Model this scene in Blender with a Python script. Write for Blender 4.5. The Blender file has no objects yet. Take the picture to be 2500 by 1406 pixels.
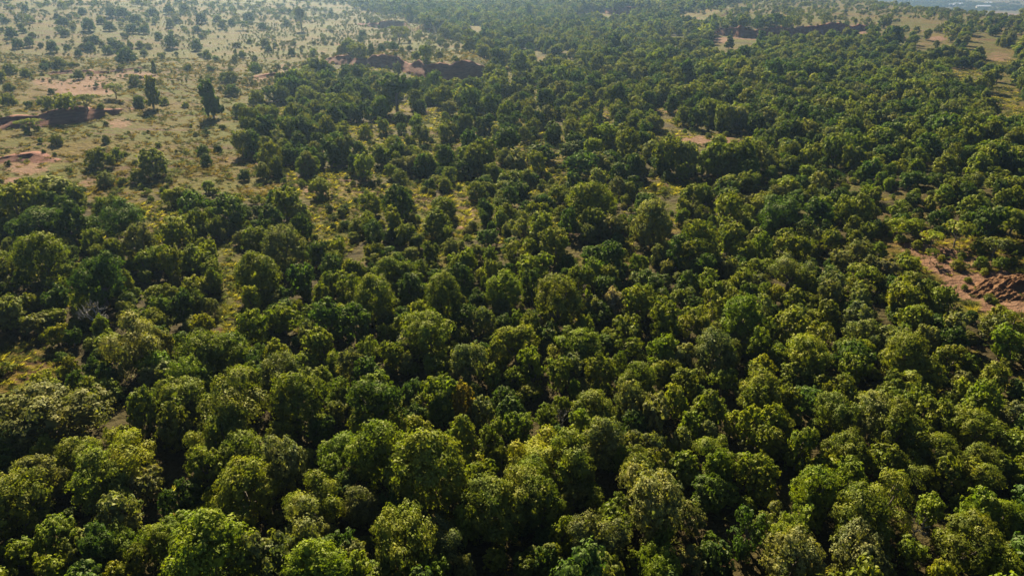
import bpy, math, random
import numpy as np

# ------------------------------------------------------------------ camera, sky, sun, exposure
scene = bpy.context.scene
R = math.radians
CAM_H = 40.0
PITCH = R(25.2)                       # below the horizon
LENS = 24.0
cam_data = bpy.data.cameras.new('camera')
cam_data.lens = LENS; cam_data.sensor_width = 36.0
cam_data.clip_start = 0.5; cam_data.clip_end = 20000
cam = bpy.data.objects.new('camera', cam_data)
cam.location = (0, 0, CAM_H)
cam.rotation_euler = (math.pi/2 - PITCH, 0, 0)
scene.collection.objects.link(cam)
scene.camera = cam

SUN_AZ = R(-15.0)                     # clockwise from +Y: sun stands ahead, slightly left
SUN_EL = R(34.0)
world = bpy.data.worlds.new('World'); scene.world = world
world.use_nodes = True
wn = world.node_tree.nodes; wl = world.node_tree.links
wn.clear()
sky = wn.new('ShaderNodeTexSky'); sky.sky_type = 'NISHITA'; sky.sun_disc = False
sky.sun_elevation = SUN_EL; sky.sun_rotation = SUN_AZ
sky.altitude = 2000; sky.air_density = 0.45; sky.dust_density = 0.1
bgn = wn.new('ShaderNodeBackground'); bgn.inputs['Strength'].default_value = 0.05
won = wn.new('ShaderNodeOutputWorld')
wl.new(sky.outputs[0], bgn.inputs[0]); wl.new(bgn.outputs[0], won.inputs[0])

sun_data = bpy.data.lights.new('sun', 'SUN')
sun_data.energy = 5.0; sun_data.angle = R(0.53); sun_data.color = (1.0, 0.89, 0.62)
sun = bpy.data.objects.new('sun', sun_data)
sun_dir = (math.sin(SUN_AZ)*math.cos(SUN_EL), math.cos(SUN_AZ)*math.cos(SUN_EL), math.sin(SUN_EL))
from mathutils import Vector
sun.rotation_euler = Vector(sun_dir).to_track_quat('Z', 'Y').to_euler()
sun.location = (sun_dir[0]*300, sun_dir[1]*300, sun_dir[2]*300)
scene.collection.objects.link(sun)

vs = scene.view_settings
vs.view_transform = 'Standard'; vs.look = 'None'; vs.gamma = 1.0; vs.use_curve_mapping = False
vs.exposure = 1.9
cy_ = scene.cycles
cy_.use_denoising = True; cy_.denoiser = 'OPENIMAGEDENOISE'; cy_.denoising_input_passes = 'RGB_ALBEDO_NORMAL'; cy_.denoising_prefilter = 'ACCURATE'
cy_.max_bounces = 6; cy_.diffuse_bounces = 1; cy_.glossy_bounces = 1
cy_.transmission_bounces = 3; cy_.transparent_max_bounces = 8; cy_.volume_bounces = 0
cy_.caustics_reflective = False; cy_.caustics_refractive = False
cy_.use_adaptive_sampling = False
HAZE_DENSITY = 0.00022
HAZE_G = 0.80

rnd = random.Random(11)
nr = np.random.default_rng(7)
C = scene.collection

# ------------------------------------------------------------------ helpers
FPX = LENS/36.0*2500.0
CP, SP = math.cos(PITCH), math.sin(PITCH)

def project(x, y, z):
    """world point -> position in the 2500 x 1406 photograph, and depth"""
    dz = np.asarray(z) - CAM_H
    zc = np.maximum(y*CP - dz*SP, 1e-3)
    return 1250 + FPX*x/zc, 703 - FPX*(y*SP + dz*CP)/zc, zc

def sstep(a, b, v):
    t = np.clip((v - a)/(b - a), 0, 1)
    return t*t*(3 - 2*t)

_perm = np.random.default_rng(3).random((256, 256))
def vnoise(x, y):
    xi = np.floor(x).astype(int); yi = np.floor(y).astype(int)
    fx = x - xi; fy = y - yi
    fx = fx*fx*(3-2*fx); fy = fy*fy*(3-2*fy)
    a = _perm[xi & 255, yi & 255]; b = _perm[(xi+1) & 255, yi & 255]
    c = _perm[xi & 255, (yi+1) & 255]; d = _perm[(xi+1) & 255, (yi+1) & 255]
    return (a*(1-fx)+b*fx)*(1-fy) + (c*(1-fx)+d*fx)*fy
def fbm(x, y, o=3):
    s = 0; a = .5
    for k in range(o):
        s = s + a*vnoise(x*2**k + 17*k, y*2**k + 5*k); a *= .5
    return s/(1-.5**o)

def hbase(x, y):
    x = np.asarray(x, float); y = np.asarray(y, float)
    h = 15*sstep(-60, -420, x)*sstep(120, 520, y)
    h = h + 9*sstep(380, 900, y)*sstep(330, 120, x)
    h = h + 6*sstep(60, 240, x)*sstep(250, 560, y)
    h = h + 3.0*sstep(55, 90, x)*sstep(40, 90, y)*sstep(200, 120, y)
    h = h + 75*sstep(900, 2300, y)*sstep(420, 150, x)
    h = h - 68*sstep(345, 740, x + 30*(fbm(x/150, y/150, 2)-.5))
    h = h + 1.8*(fbm(x/38, y/38, 2) - .5) + .5*(fbm(x/7, y/7, 2) - .5)
    return h

def unproject(px, py, hf, lift=0.0):
    dx = (px - 1250)/FPX; dv = (703 - py)/FPX
    d = np.array([dx, CP + dv*SP, -SP + dv*CP]); d /= np.linalg.norm(d)
    t = np.geomspace(25, 5500, 1300)
    zz = CAM_H + t*d[2] - hf(t*d[0], t*d[1]) - lift
    k = np.argmax(zz < 0)
    if zz[k] >= 0: k = len(t) - 1
    k = max(k, 1)
    u = zz[k-1]/(zz[k-1] - zz[k] + 1e-9)
    tt = t[k-1] + u*(t[k] - t[k-1])
    return d[0]*tt, d[1]*tt

# erosion scarps: feet read along the banks, with the height of the bank in metres
SCARP_PX = {
 'long':  ([(770,150),(830,158),(900,163),(985,172),(1020,185),(1045,195),(1080,198),(1110,199),(1140,194),(1180,184),(1215,172)],
           [0, 3.2, 4.6, 5.0, 5.4, 7.4, 8.6, 8.8, 7.4, 4.5, 0]),
 'far':   ([(1735,84),(1757,86),(1785,88),(1800,92),(1850,91),(1905,90),(1925,91),(1960,90),(2010,86),(2060,80),(2110,75),(2145,70)],
           [0, 4.6, 5.8, 5.4, 5.8, 5.4, 4.6, 4.8, 5.2, 4.8, 4.0, 0]),
 'left':  ([(-400,318),(-40,316),(40,312),(110,306),(180,298),(235,291),(330,272)],
           [0.0, 2.8, 2.6, 3.0, 3.2, 2.4, 0]),
 'small': ([(865,60),(900,66),(940,70),(985,70),(1015,82),(1050,88),(1085,82)],
           [0, 3.0, 4.2, 3.0, 3.0, 4.0, 0]),
 'hazy':  ([(1470,33),(1500,37),(1550,35),(1600,28)], [0, 5.5, 5.0, 0]),
 'step':  ([(60,192),(110,184),(170,180),(250,184),(330,172),(385,176)], [0, .9, 1.2, 1.0, 1.1, 0]),
 'shelf': ([(175,236),(225,230),(275,232),(340,240)], [0, .9, 1.0, 0]),
 'cut':   ([(-60,402),(10,396),(70,392),(125,400)], [0, 1.0, 1.1, 0]),
 'rim':   ([(590,196),(640,190),(700,184),(760,196)], [0, 1.2, 1.6, 0]),
 'ledge': ([(1730,46),(1750,47),(1775,49),(1790,47)], [0, 2.8, 3.2, 0]),
}
SCARPS = {}
def ragged_h(x, sx, sh):
    return np.interp(x, sx, sh, left=0, right=0)*(.66 + .42*sstep(.28, .52, fbm(np.asarray(x)/11 + 2, np.asarray(x)*0 + 7, 2)))*(.85 + .3*fbm(np.asarray(x)/4 + 5, np.asarray(x)*0 + 2, 3))
for nm, (pp, hh) in SCARP_PX.items():
    w = sorted((*unproject(a, b, hbase), q) for (a, b), q in zip(pp, hh))
    SCARPS[nm] = tuple(np.array(v) for v in zip(*w))

def height(x, y):
    x = np.asarray(x, float); y = np.asarray(y, float)
    h = hbase(x, y)
    shp = h.shape; h = np.atleast_1d(h).ravel(); xf = np.broadcast_to(x, shp).ravel() if shp else x.ravel(); yf = np.broadcast_to(y, shp).ravel() if shp else y.ravel()
    for nm, (sx, sy, sh) in SCARPS.items():
        m = np.nonzero((xf > sx[0]) & (xf < sx[-1]) & (yf > sy.min()))[0]
        if not len(m): continue
        xm_ = xf[m]; s = yf[m] - np.interp(xm_, sx, sy)
        h[m] += ragged_h(xm_, sx, sh)*sstep(.9, 2.9, s)*np.exp(-np.maximum(s - 12, 0)/(60 if nm == 'left' else (18 if sh.max() < 2 else 130)))
    h = h.reshape(shp)
    return h

def link(o, parent=None):
    C.objects.link(o)
    if parent: o.parent = parent
    return o

def mesh_np(name, v, f, mat=None, smooth=False, attrs=None):
    v = np.asarray(v, np.float32); f = np.asarray(f, np.int32)
    me = bpy.data.meshes.new(name)
    n = f.shape[1]
    me.vertices.add(len(v)); me.vertices.foreach_set('co', v.ravel())
    me.loops.add(f.size); me.loops.foreach_set('vertex_index', f.ravel())
    me.polygons.add(len(f))
    me.polygons.foreach_set('loop_start', np.arange(0, f.size, n, dtype=np.int32))
    me.polygons.foreach_set('loop_total', np.full(len(f), n, np.int32))
    if smooth: me.polygons.foreach_set('use_smooth', np.ones(len(f), bool))
    for k, (typ, dom, arr) in (attrs or {}).items():
        a = me.attributes.new(k, typ, dom)
        a.data.foreach_set('color' if typ == 'FLOAT_COLOR' else ('vector' if typ == 'FLOAT_VECTOR' else 'value'), np.asarray(arr).ravel())
    me.update(calc_edges=True)
    if mat: me.materials.append(mat)
    return me

# ------------------------------------------------------------------ materials
def new_mat(name):
    m = bpy.data.materials.new(name); m.use_nodes = True
    m.node_tree.nodes.clear()
    return m, m.node_tree.nodes, m.node_tree.links

def mathn(N, L, op, a, b=None):
    n = N.new('ShaderNodeMath'); n.operation = op
    for i, v in enumerate((a, b)):
        if v is None: continue
        if isinstance(v, (int, float)): n.inputs[i].default_value = v
        else: L.new(v, n.inputs[i])
    return n.outputs[0]

def mixc(N, L, fac, a, b, typ='MIX'):
    n = N.new('ShaderNodeMix'); n.data_type = 'RGBA'; n.blend_type = typ
    for s, v in ((n.inputs[0], fac), (n.inputs[6], a), (n.inputs[7], b)):
        if isinstance(v, (int, float)): s.default_value = v
        elif isinstance(v, tuple): s.default_value = (*v, 1)
        else: L.new(v, s)
    return n.outputs[2]

TRANS = {'dry_grass_blade': (1.15, 1.15, .95)}
def foliage_mat(name, instanced, transl=.32, gloss=.013):
    m, N, L = new_mat(name)
    if instanced:
        t = N.new('ShaderNodeAttribute'); t.attribute_type = 'INSTANCER'; t.attribute_name = 'tint'
        tint = t.outputs['Color']
    else:
        t = N.new('ShaderNodeObjectInfo'); tint = t.outputs['Color']
    a = N.new('ShaderNodeAttribute'); a.attribute_name = 'var'
    k = mathn(N, L, 'MULTIPLY_ADD', a.outputs['Fac'], .5)
    k.node.inputs[2].default_value = .75
    comb = N.new('ShaderNodeCombineColor')
    for i in range(3): L.new(k, comb.inputs[i])
    col = mixc(N, L, 1.0, tint, comb.outputs[0], 'MULTIPLY')
    # some leaves lean yellow
    yel = mixc(N, L, 1.0, col, (1.18, 1.10, .85), 'MULTIPLY')
    gt = mathn(N, L, 'GREATER_THAN', a.outputs['Fac'], .8)
    col = mixc(N, L, gt, col, yel)
    gp = N.new('ShaderNodeNewGeometry')
    nz = noise(N, L, .55, 3, .6, gp.outputs['Position'])
    col = mixc(N, L, ramp(N, L, nz, .35, .68), mixc(N, L, 1.0, col, (.74, .86, 1.0), 'MULTIPLY'), mixc(N, L, 1.0, col, (1.22, 1.12, .9), 'MULTIPLY'))
    tcol = mixc(N, L, 1.0, col, TRANS.get(name, (1.7, 1.75, .6)), 'MULTIPLY')
    d = N.new('ShaderNodeBsdfDiffuse'); L.new(col, d.inputs[0])
    tr = N.new('ShaderNodeBsdfTranslucent'); L.new(tcol, tr.inputs[0])
    g = N.new('ShaderNodeBsdfGlossy'); g.inputs[0].default_value = (1, .95, .7, 1); g.inputs['Roughness'].default_value = .55
    m1 = N.new('ShaderNodeMixShader'); m1.inputs[0].default_value = transl
    L.new(d.outputs[0], m1.inputs[1]); L.new(tr.outputs[0], m1.inputs[2])
    m2 = N.new('ShaderNodeMixShader'); m2.inputs[0].default_value = gloss
    L.new(m1.outputs[0], m2.inputs[1]); L.new(g.outputs[0], m2.inputs[2])
    o = N.new('ShaderNodeOutputMaterial'); L.new(m2.outputs[0], o.inputs[0])
    return m

def noise(N, L, scale, detail=4, rough=.6, coord=None):
    n = N.new('ShaderNodeTexNoise'); n.inputs['Scale'].default_value = scale
    n.inputs['Detail'].default_value = detail; n.inputs['Roughness'].default_value = rough
    if coord is not None: L.new(coord, n.inputs['Vector'])
    return n.outputs[0]

def ramp(N, L, v, lo, hi):
    n = N.new('ShaderNodeMapRange'); L.new(v, n.inputs[0])
    n.inputs[1].default_value = lo; n.inputs[2].default_value = hi
    return n.outputs[0]

def bark_mat(name, c0, c1):
    m, N, L = new_mat(name)
    tc = N.new('ShaderNodeNewGeometry')
    n = noise(N, L, 6, 4, .7, tc.outputs['Position'])
    col = mixc(N, L, ramp(N, L, n, .3, .7), c0, c1)
    p = N.new('ShaderNodeBsdfPrincipled'); L.new(col, p.inputs['Base Color']); p.inputs['Roughness'].default_value = .9
    b = N.new('ShaderNodeBump'); b.inputs['Strength'].default_value = .6; b.inputs['Distance'].default_value = .05
    L.new(n, b.inputs['Height']); L.new(b.outputs[0], p.inputs['Normal'])
    o = N.new('ShaderNodeOutputMaterial'); L.new(p.outputs[0], o.inputs[0])
    return m

def earth_mat(name, c0, c1, c2):
    m, N, L = new_mat(name)
    g = N.new('ShaderNodeNewGeometry'); pos = g.outputs['Position']
    n1 = noise(N, L, .5, 5, .65, pos); n2 = noise(N, L, 3.0, 5, .7, pos)
    mp = N.new('ShaderNodeMapping'); mp.inputs['Scale'].default_value = (.25, .25, 2.6); L.new(pos, mp.inputs[0])
    n3 = noise(N, L, 1.0, 3, .6, mp.outputs[0])
    col = mixc(N, L, ramp(N, L, n1, .3, .7), c0, c1)
    col = mixc(N, L, ramp(N, L, n3, .48, .62), col, c2)
    p = N.new('ShaderNodeBsdfPrincipled'); L.new(col, p.inputs['Base Color']); p.inputs['Roughness'].default_value = .95
    p.inputs['Specular IOR Level'].default_value = .15
    b = N.new('ShaderNodeBump'); b.inputs['Strength'].default_value = .8; b.inputs['Distance'].default_value = .25
    L.new(n2, b.inputs['Height']); L.new(b.outputs[0], p.inputs['Normal'])
    o = N.new('ShaderNodeOutputMaterial'); L.new(p.outputs[0], o.inputs[0])
    return m

def ground_mat():
    m, N, L = new_mat('ground_soil_and_grass')
    g = N.new('ShaderNodeNewGeometry'); pos = g.outputs['Position']
    ab = N.new('ShaderNodeAttribute'); ab.attribute_name = 'bare'
    ag = N.new('ShaderNodeAttribute'); ag.attribute_name = 'grass'
    n_big = noise(N, L, .035, 5, .6, pos); n_mid = noise(N, L, .28, 6, .65, pos); n_fine = noise(N, L, 1.7, 5, .7, pos)
    n_clump = noise(N, L, .9, 3, .55, pos)
    litter = mixc(N, L, ramp(N, L, n_mid, .3, .7), (.030, .020, .008), (.050, .040, .012))
    straw = mixc(N, L, ramp(N, L, n_mid, .35, .65), (.060, .037, .004), (.104, .071, .008))
    green = mixc(N, L, ramp(N, L, n_clump, .3, .7), (.045, .046, .003), (.080, .074, .005))
    grass = mixc(N, L, ramp(N, L, n_big, .40, .56), straw, green)
    grass = mixc(N, L, ramp(N, L, n_clump, .58, .72), grass, (.034, .032, .012))
    soil = mixc(N, L, ramp(N, L, n_mid, .3, .7), (.105, .053, .031), (.165, .092, .058))
    soil = mixc(N, L, ramp(N, L, n_fine, .6, .75), soil, (.085, .042, .025))
    mp = N.new('ShaderNodeMapping'); mp.inputs['Scale'].default_value = (.035, .22, .2); mp.inputs['Rotation'].default_value = (0, 0, .25); L.new(pos, mp.inputs[0])
    n_streak = noise(N, L, 1.0, 5, .62, mp.outputs[0])
    brown = mixc(N, L, ramp(N, L, n_fine, .35, .65), (.052, .027, .012), (.088, .046, .022))
    grass = mixc(N, L, ramp(N, L, mathn(N, L, 'ADD', n_streak, mathn(N, L, 'MULTIPLY', n_clump, .35)), .70, .80), grass, brown)
    gfac = ramp(N, L, mathn(N, L, 'ADD', ag.outputs['Fac'], mathn(N, L, 'MULTIPLY', n_mid, .7)), .72, .9)
    col = mixc(N, L, gfac, litter, grass)
    bfac = ramp(N, L, mathn(N, L, 'ADD', ab.outputs['Fac'], mathn(N, L, 'MULTIPLY', mathn(N, L, 'ADD', n_clump, n_mid), .5)), .86, 1.02)
    col = mixc(N, L, bfac, col, soil)
    p = N.new('ShaderNodeBsdfPrincipled'); L.new(col, p.inputs['Base Color']); p.inputs['Roughness'].default_value = .95
    p.inputs['Specular IOR Level'].default_value = .1
    hh = mathn(N, L, 'ADD', mathn(N, L, 'MULTIPLY', n_clump, 1.0), mathn(N, L, 'MULTIPLY', n_fine, .4))
    b = N.new('ShaderNodeBump'); b.inputs['Strength'].default_value = 1.0; b.inputs['Distance'].default_value = .8
    L.new(hh, b.inputs['Height']); L.new(b.outputs[0], p.inputs['Normal'])
    o = N.new('ShaderNodeOutputMaterial'); L.new(p.outputs[0], o.inputs[0])
    return m

def plain_mat(name, c, rough=.8):
    m, N, L = new_mat(name)
    g = N.new('ShaderNodeNewGeometry')
    n = noise(N, L, .6, 4, .6, g.outputs['Position'])
    col = mixc(N, L, ramp(N, L, n, .3, .7), tuple(v*.8 for v in c), tuple(min(1, v*1.15) for v in c))
    p = N.new('ShaderNodeBsdfPrincipled'); L.new(col, p.inputs['Base Color']); p.inputs['Roughness'].default_value = rough
    o = N.new('ShaderNodeOutputMaterial'); L.new(p.outputs[0], o.inputs[0])
    return m

M_LEAF = foliage_mat('leaf_of_single_tree', False)
M_LEAF_I = foliage_mat('leaf_of_forest', True)
M_GRASS_I = foliage_mat('dry_grass_blade', True, .5, .01)
M_BARK = bark_mat('bark', (.075, .058, .042), (.16, .13, .10))
M_TWIG = bark_mat('bare_grey_twig', (.20, .185, .165), (.36, .33, .30))
M_GROUND = ground_mat()
M_BANK = earth_mat('red_earth_bank', (.130, .046, .032), (.175, .070, .046), (.085, .031, .023))
M_MOUND = earth_mat('gullied_red_earth', (.125, .062, .030), (.18, .095, .048), (.085, .040, .020))

TONE = {'d': (.050, .082, .013), 'o': (.118, .136, .015), 'g': (.128, .136, .040), 'b': (.112, .148, .012),
        'y': (.170, .182, .014), 'r': (.155, .130, .016), 'p': (.185, .162, .095)}
TONE_WORD = {'d': 'dark green', 'o': 'olive green', 'g': 'grey-green', 'b': 'bright green',
             'y': 'yellow-green', 'r': 'rusty yellow', 'p': 'pinkish grey'}

# ------------------------------------------------------------------ where the ground is open
def wob(px, py, x, y):
    return px + 60*(fbm(x/16+3, y/16+8, 3)-.5), py + 44*(fbm(x/16+31, y/16+2, 3)-.5)*np.clip(py/300, .1, 1)
def in_poly(px, py, poly):
    ins = np.zeros(np.shape(px), bool); n = len(poly)
    for i in range(n):
        x0, y0 = poly[i]; x1, y1 = poly[(i+1) % n]
        c = ((y0 > py) != (y1 > py)) & (px < (x1-x0)*(py-y0)/((y1-y0) or 1e-9) + x0)
        ins ^= c
    return ins
SAVANNA = [(-400,-60),(790,-40),(870,20),(985,42),(1075,86),(1130,105),(1195,150),(1185,165),(1110,165),(1020,150),(850,132),(800,150),
           (735,170),(700,205),(655,222),(600,232),(612,262),(612,390),(660,430),(700,470),(640,482),(470,470),(395,470),(340,500),(230,462),
           (120,425),(60,440),(-400,470)]
TOPRIGHT = [(1640,40),(1720,24),(1800,8),(2060,-20),(2110,0),(2480,42),(2520,60),(2300,62),(2120,66),(1760,60),(1640,52)]
RIGHTMIX = [(2080,66),(2500,58),(2600,330),(2440,310),(2280,200),(2180,130)]
# clear of trees: x, y, half-width, half-height, bare earth 0..1
OPEN = [(2300,640,62,44,1),(2245,612,60,24,.8),(2375,700,95,42,1),(2450,748,75,32,1),(2390,640,120,40,.6),(2330,590,75,24,.35),(2420,600,70,25,.3),(2460,690,55,38,1),
        (2170,596,75,7,.7),(1690,555,45,6,.5),(1730,342,95,14,.75),(1800,352,45,8,.9),(1640,330,45,10,.5),
        (1135,535,42,48,.55),(1130,480,30,30,.4),(1030,492,26,16,.5),(830,478,40,30,.5),(760,470,40,14,.7),
        (562,700,20,100,.1),(535,800,16,45,.1),(45,905,70,60,0),(120,885,45,34,0),(410,550,40,30,.1),(380,520,45,25,.15),
        (1235,580,10,35,.5),(1125,350,9,22,.2),(1112,385,9,22,.2),(1300,390,9,22,.3),(1350,385,9,18,.4),(1330,270,35,8,.6),
        (1480,285,14,18,.6),(1620,270,35,9,.6),(990,262,24,12,.6),(1060,330,20,22,.2),(1320,150,20,9,.5),(1235,165,9,18,.6),
        (1380,140,14,8,.5),(1160,75,22,9,.4),(1050,182,22,9,.6),(2105,1140,14,30,.9),(2015,1065,12,14,.8),(2260,1230,55,22,.5),
        (2390,880,20,55,.6),(2440,900,20,14,.5),(1905,1210,12,18,.4),(1740,1340,14,40,.35),(1640,650,8,40,.5),(1505,870,8,14,.3),
        (455,1240,9,24,.3),(400,975,10,22,.15),(850,600,10,18,.3),(1260,690,8,25,.4),(1880,92,130,10,.75),(2095,80,60,8,.95),
        (1760,98,30,10,.8),(1700,46,40,5,.6),(2290,95,30,8,.8),(2260,108,30,6,.6),(2400,100,40,10,.5),(2440,140,40,20,.6),(2360,185,40,12,.2),
        (2380,195,30,10,.3),(2450,240,40,25,.25),(2480,280,30,20,.2),(2250,60,60,6,.3),(1470,40,70,5,.4),(1790,120,60,10,.4),(1650,100,40,6,.5)]
BARE = [(200,215,140,38,1),(110,200,60,20,.8),(330,185,90,18,.9),(230,190,70,14,.8),(640,190,45,18,.8),(690,165,50,16,.7),(620,160,40,10,.5),(700,230,45,18,.7),
        (60,410,110,34,.75),(30,440,70,14,.9),(290,300,70,26,.7),(320,325,40,16,.6),(230,430,50,26,.6),(210,450,30,16,.8),(130,360,100,22,.35),
        (400,430,40,14,.5),(620,440,50,16,.5),(520,300,40,30,.15),(850,108,70,8,.7),(930,118,60,8,.6),(780,125,60,8,.6),(1000,140,50,8,.4),
        (1150,157,40,6,.6),(420,260,50,16,.4),(60,315,110,14,.5),(740,455,50,20,.6)]

def ell(px, py, e):
    return 1 - np.sqrt(((px-e[0])/e[2])**2 + ((py-e[1])/e[3])**2)

def open_mask(px, py):
    m = np.full(np.shape(px), -9.0)
    for e in OPEN: m = np.maximum(m, ell(px, py, e))
    return m

# ------------------------------------------------------------------ the ground: one sheet to the horizon
def axis(lo, hi, c0, c1, step, grow):
    a = [c0]
    while a[-1] < c1: a.append(a[-1] + step)
    s = step
    while a[-1] < hi: s *= grow; a.append(a[-1] + s)
    s = step; b = [c0]
    while b[-1] > lo: s *= grow; b.append(b[-1] - s)
    return np.array(b[:0:-1] + a)
gx = axis(-6000, 6000, -330, 330, 2.2, 1.12)
gy_near = np.arange(20, 260, 1.6)
gy = [*gy_near]
while gy[-1] < 720: gy.append(gy[-1] + 2.0)
s = 2.0
while gy[-1] < 9000: s *= 1.10; gy.append(gy[-1] + s)
b = []; s = 1.6; t0 = 20
while t0 > -1500: s *= 1.25; t0 -= s; b.append(t0)
gy = np.array(b[::-1] + gy)
XX, YY = np.meshgrid(gx, gy)
ZZ = height(XX, YY)
nx, ny = len(gx), len(gy)
PX, PY, ZC = project(XX, YY, ZZ)
front = YY > 15
QX, QY = wob(PX, PY, XX, YY)
sav = in_poly(QX, QY, SAVANNA) & front
trg = (in_poly(PX, PY, TOPRIGHT)) & front
rmx = in_poly(PX, PY, RIGHTMIX) & front
om = np.where(front, open_mask(PX, PY), -9)
sav &= YY < 760
grass = np.where(sav | trg, 1.0, np.where(rmx, .6, np.where(om > -.15, .95, np.where(front & (PY < 660), .42, 0.0))))
midgap = fbm(XX/11, YY/11, 2)
band = front & (PX > 560) & (PX < 1700) & (PY > 120) & (PY < 640)
grass = np.where(band & (midgap > .55), np.maximum(grass, .9), grass)
bare = np.zeros_like(grass)
for e in OPEN: bare = np.where(front, np.maximum(bare, e[4]*np.clip(ell(PX, PY, e)*2.2 + .2, 0, 1)), bare)
for e in BARE: bare = np.where(front, np.maximum(bare, e[4]*np.clip(ell(PX, PY, e)*1.6, 0, 1)), bare)
bare = np.where(sav, np.maximum(bare, .30*(fbm(XX/9+40, YY/9, 3) > .58)), bare)
valley = sstep(520, 760, XX)
grass = np.maximum(grass, valley*np.where(fbm(XX/220, YY/160, 3) > .5, 1, .3))
bare = np.maximum(bare, valley*(YY > 1500)*np.where(fbm(XX/300+9, YY/120, 3) > .60, .8, 0))
ii = np.arange((ny-1)*(nx-1)); r_, c_ = ii//(nx-1), ii % (nx-1)
a0 = r_*nx + c_
F = np.stack([a0, a0+1, a0+nx+1, a0+nx], 1)
V = np.stack([XX.ravel(), YY.ravel(), ZZ.ravel()], 1)
g_me = mesh_np('ground', V, F, M_GROUND, True, {'bare': ('FLOAT', 'POINT', (bare*.72).astype(np.float32)), 'grass': ('FLOAT', 'POINT', grass.astype(np.float32))})
ground = link(bpy.data.objects.new('ground', g_me)); ground['kind'] = 'structure'

# ------------------------------------------------------------------ eroded red banks standing at the scarps
def bank(nm):
    sx, sy, sh = SCARPS[nm]
    n = max(24, int((sx[-1] - sx[0])/0.55)); n = min(n, 420); mrows = 12
    xs = np.linspace(sx[0], sx[-1], n)
    f = np.interp(xs, sx, sy); H = ragged_h(xs, sx, sh)
    v = []
    for j in range(mrows):
        t = j/(mrows-1)
        flute = (fbm(xs/1.6, np.full(n, t*1.5), 4) - .5)*2.6*math.sin(math.pi*min(t*1.05+.05, 1)) + -fbm(xs/7, np.full(n, 3.0), 3)*5.0*(1-t)**1.3 + (fbm(xs/2.5, np.full(n, t*3), 3)-.5)*1.5
        prof = -.9 + 3.6*(t**1.6 if t < .75 else .75**1.6 + (t-.75)*.55)
        s = prof + flute*np.clip(H/3, 0, 1)
        y = f + s
        zb = hbase(xs, f - .8) - .5
        zt = hbase(xs, f + 3) + H + .06
        rag = (fbm(xs/1.5, np.full(n, 9.0), 4) - .5)*1.3*np.clip(H/3, 0, 1)*(t > .9)
        z = zb + (zt - zb)*t + rag
        v.append(np.stack([xs, y, z], 1))
    back = v[-1].copy(); back[:, 1] += 2.2; back[:, 2] = hbase(back[:, 0], back[:, 1]) + H + .02
    v.append(back)
    low = back.copy(); low[:, 1] += .5; low[:, 2] -= 1.2
    v.append(low)
    rows = len(v)
    V = np.concatenate(v)
    k = np.arange((rows-1)*(n-1)); r, c = k//(n-1), k % (n-1); a = r*n + c
    F = np.stack([a, a+1, a+n+1, a+n], 1)
    o = link(bpy.data.objects.new('earth_bank', mesh_np('earth_bank', V, F, M_BANK, False)))
    o['kind'] = 'structure'
    return o
for nm in SCARPS: bank(nm)

# gullied red mound at the right edge
def mound():
    x0, y0 = unproject(2462, 722, height)
    n = 80
    u = np.linspace(-1, 1, n); U, W = np.meshgrid(u, u)
    X = x0 + 1.5 + U*6.4 + W*1.2; Y = y0 + 1.8 + W*3.8
    rad = np.sqrt(U**2 + W**2)
    dome = np.clip(1 - rad, 0, 1)**.75
    along = U*.75 + W*.66; across = U*.66 - W*.75
    gul = 1 - np.abs(2*fbm(across*7 + .8*fbm(U*3, W*3, 2) + 11, along*1.3 + 4, 4) - 1)*2.6
    gul = np.clip(gul, 0, 1)
    Z = height(X, Y) - .3 + 1.9*dome*(1 - .5*gul) + (.9*(fbm(U*10, W*10, 4)-.5) + .35*(fbm(U*30, W*30, 2)-.5))*np.clip(dome*3, 0, 1)
    k = np.arange((n-1)**2); r, c = k//(n-1), k % (n-1); a = r*n + c
    o = link(bpy.data.objects.new('earth_mound', mesh_np('earth_mound', np.stack([X.ravel(), Y.ravel(), Z.ravel()], 1), np.stack([a, a+1, a+n+1, a+n], 1), M_MOUND, False)))
    o['label'] = 'gullied bare red earth mound beside the dirt clearing at the right edge'
    o['category'] = 'earth mound'
mound()

# ------------------------------------------------------------------ tree shapes (unit width, unit height)
def unit(n, g):
    v = g.normal(size=(n, 3)); return v/np.linalg.norm(v, axis=1)[:, None]

def leaves(P, Nrm, size, g):
    """one bent four-cornered leaf spray at each point"""
    n = len(P)
    r = unit(n, g)
    T = np.cross(Nrm, r); T /= np.linalg.norm(T, axis=1)[:, None] + 1e-9
    B = np.cross(Nrm, T)
    s = size*(.65 + .75*g.random(n))[:, None]
    bend = Nrm*s*.28*g.random(n)[:, None]
    v = np.stack([P - T*s*.62, P - B*s*.42 + bend, P + T*s*.62, P + B*s*.42 + bend], 1).reshape(-1, 3)
    f = np.arange(4*n).reshape(-1, 4)
    var = np.repeat(g.random(n), 4).astype(np.float32)
    return v, f, var

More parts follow.
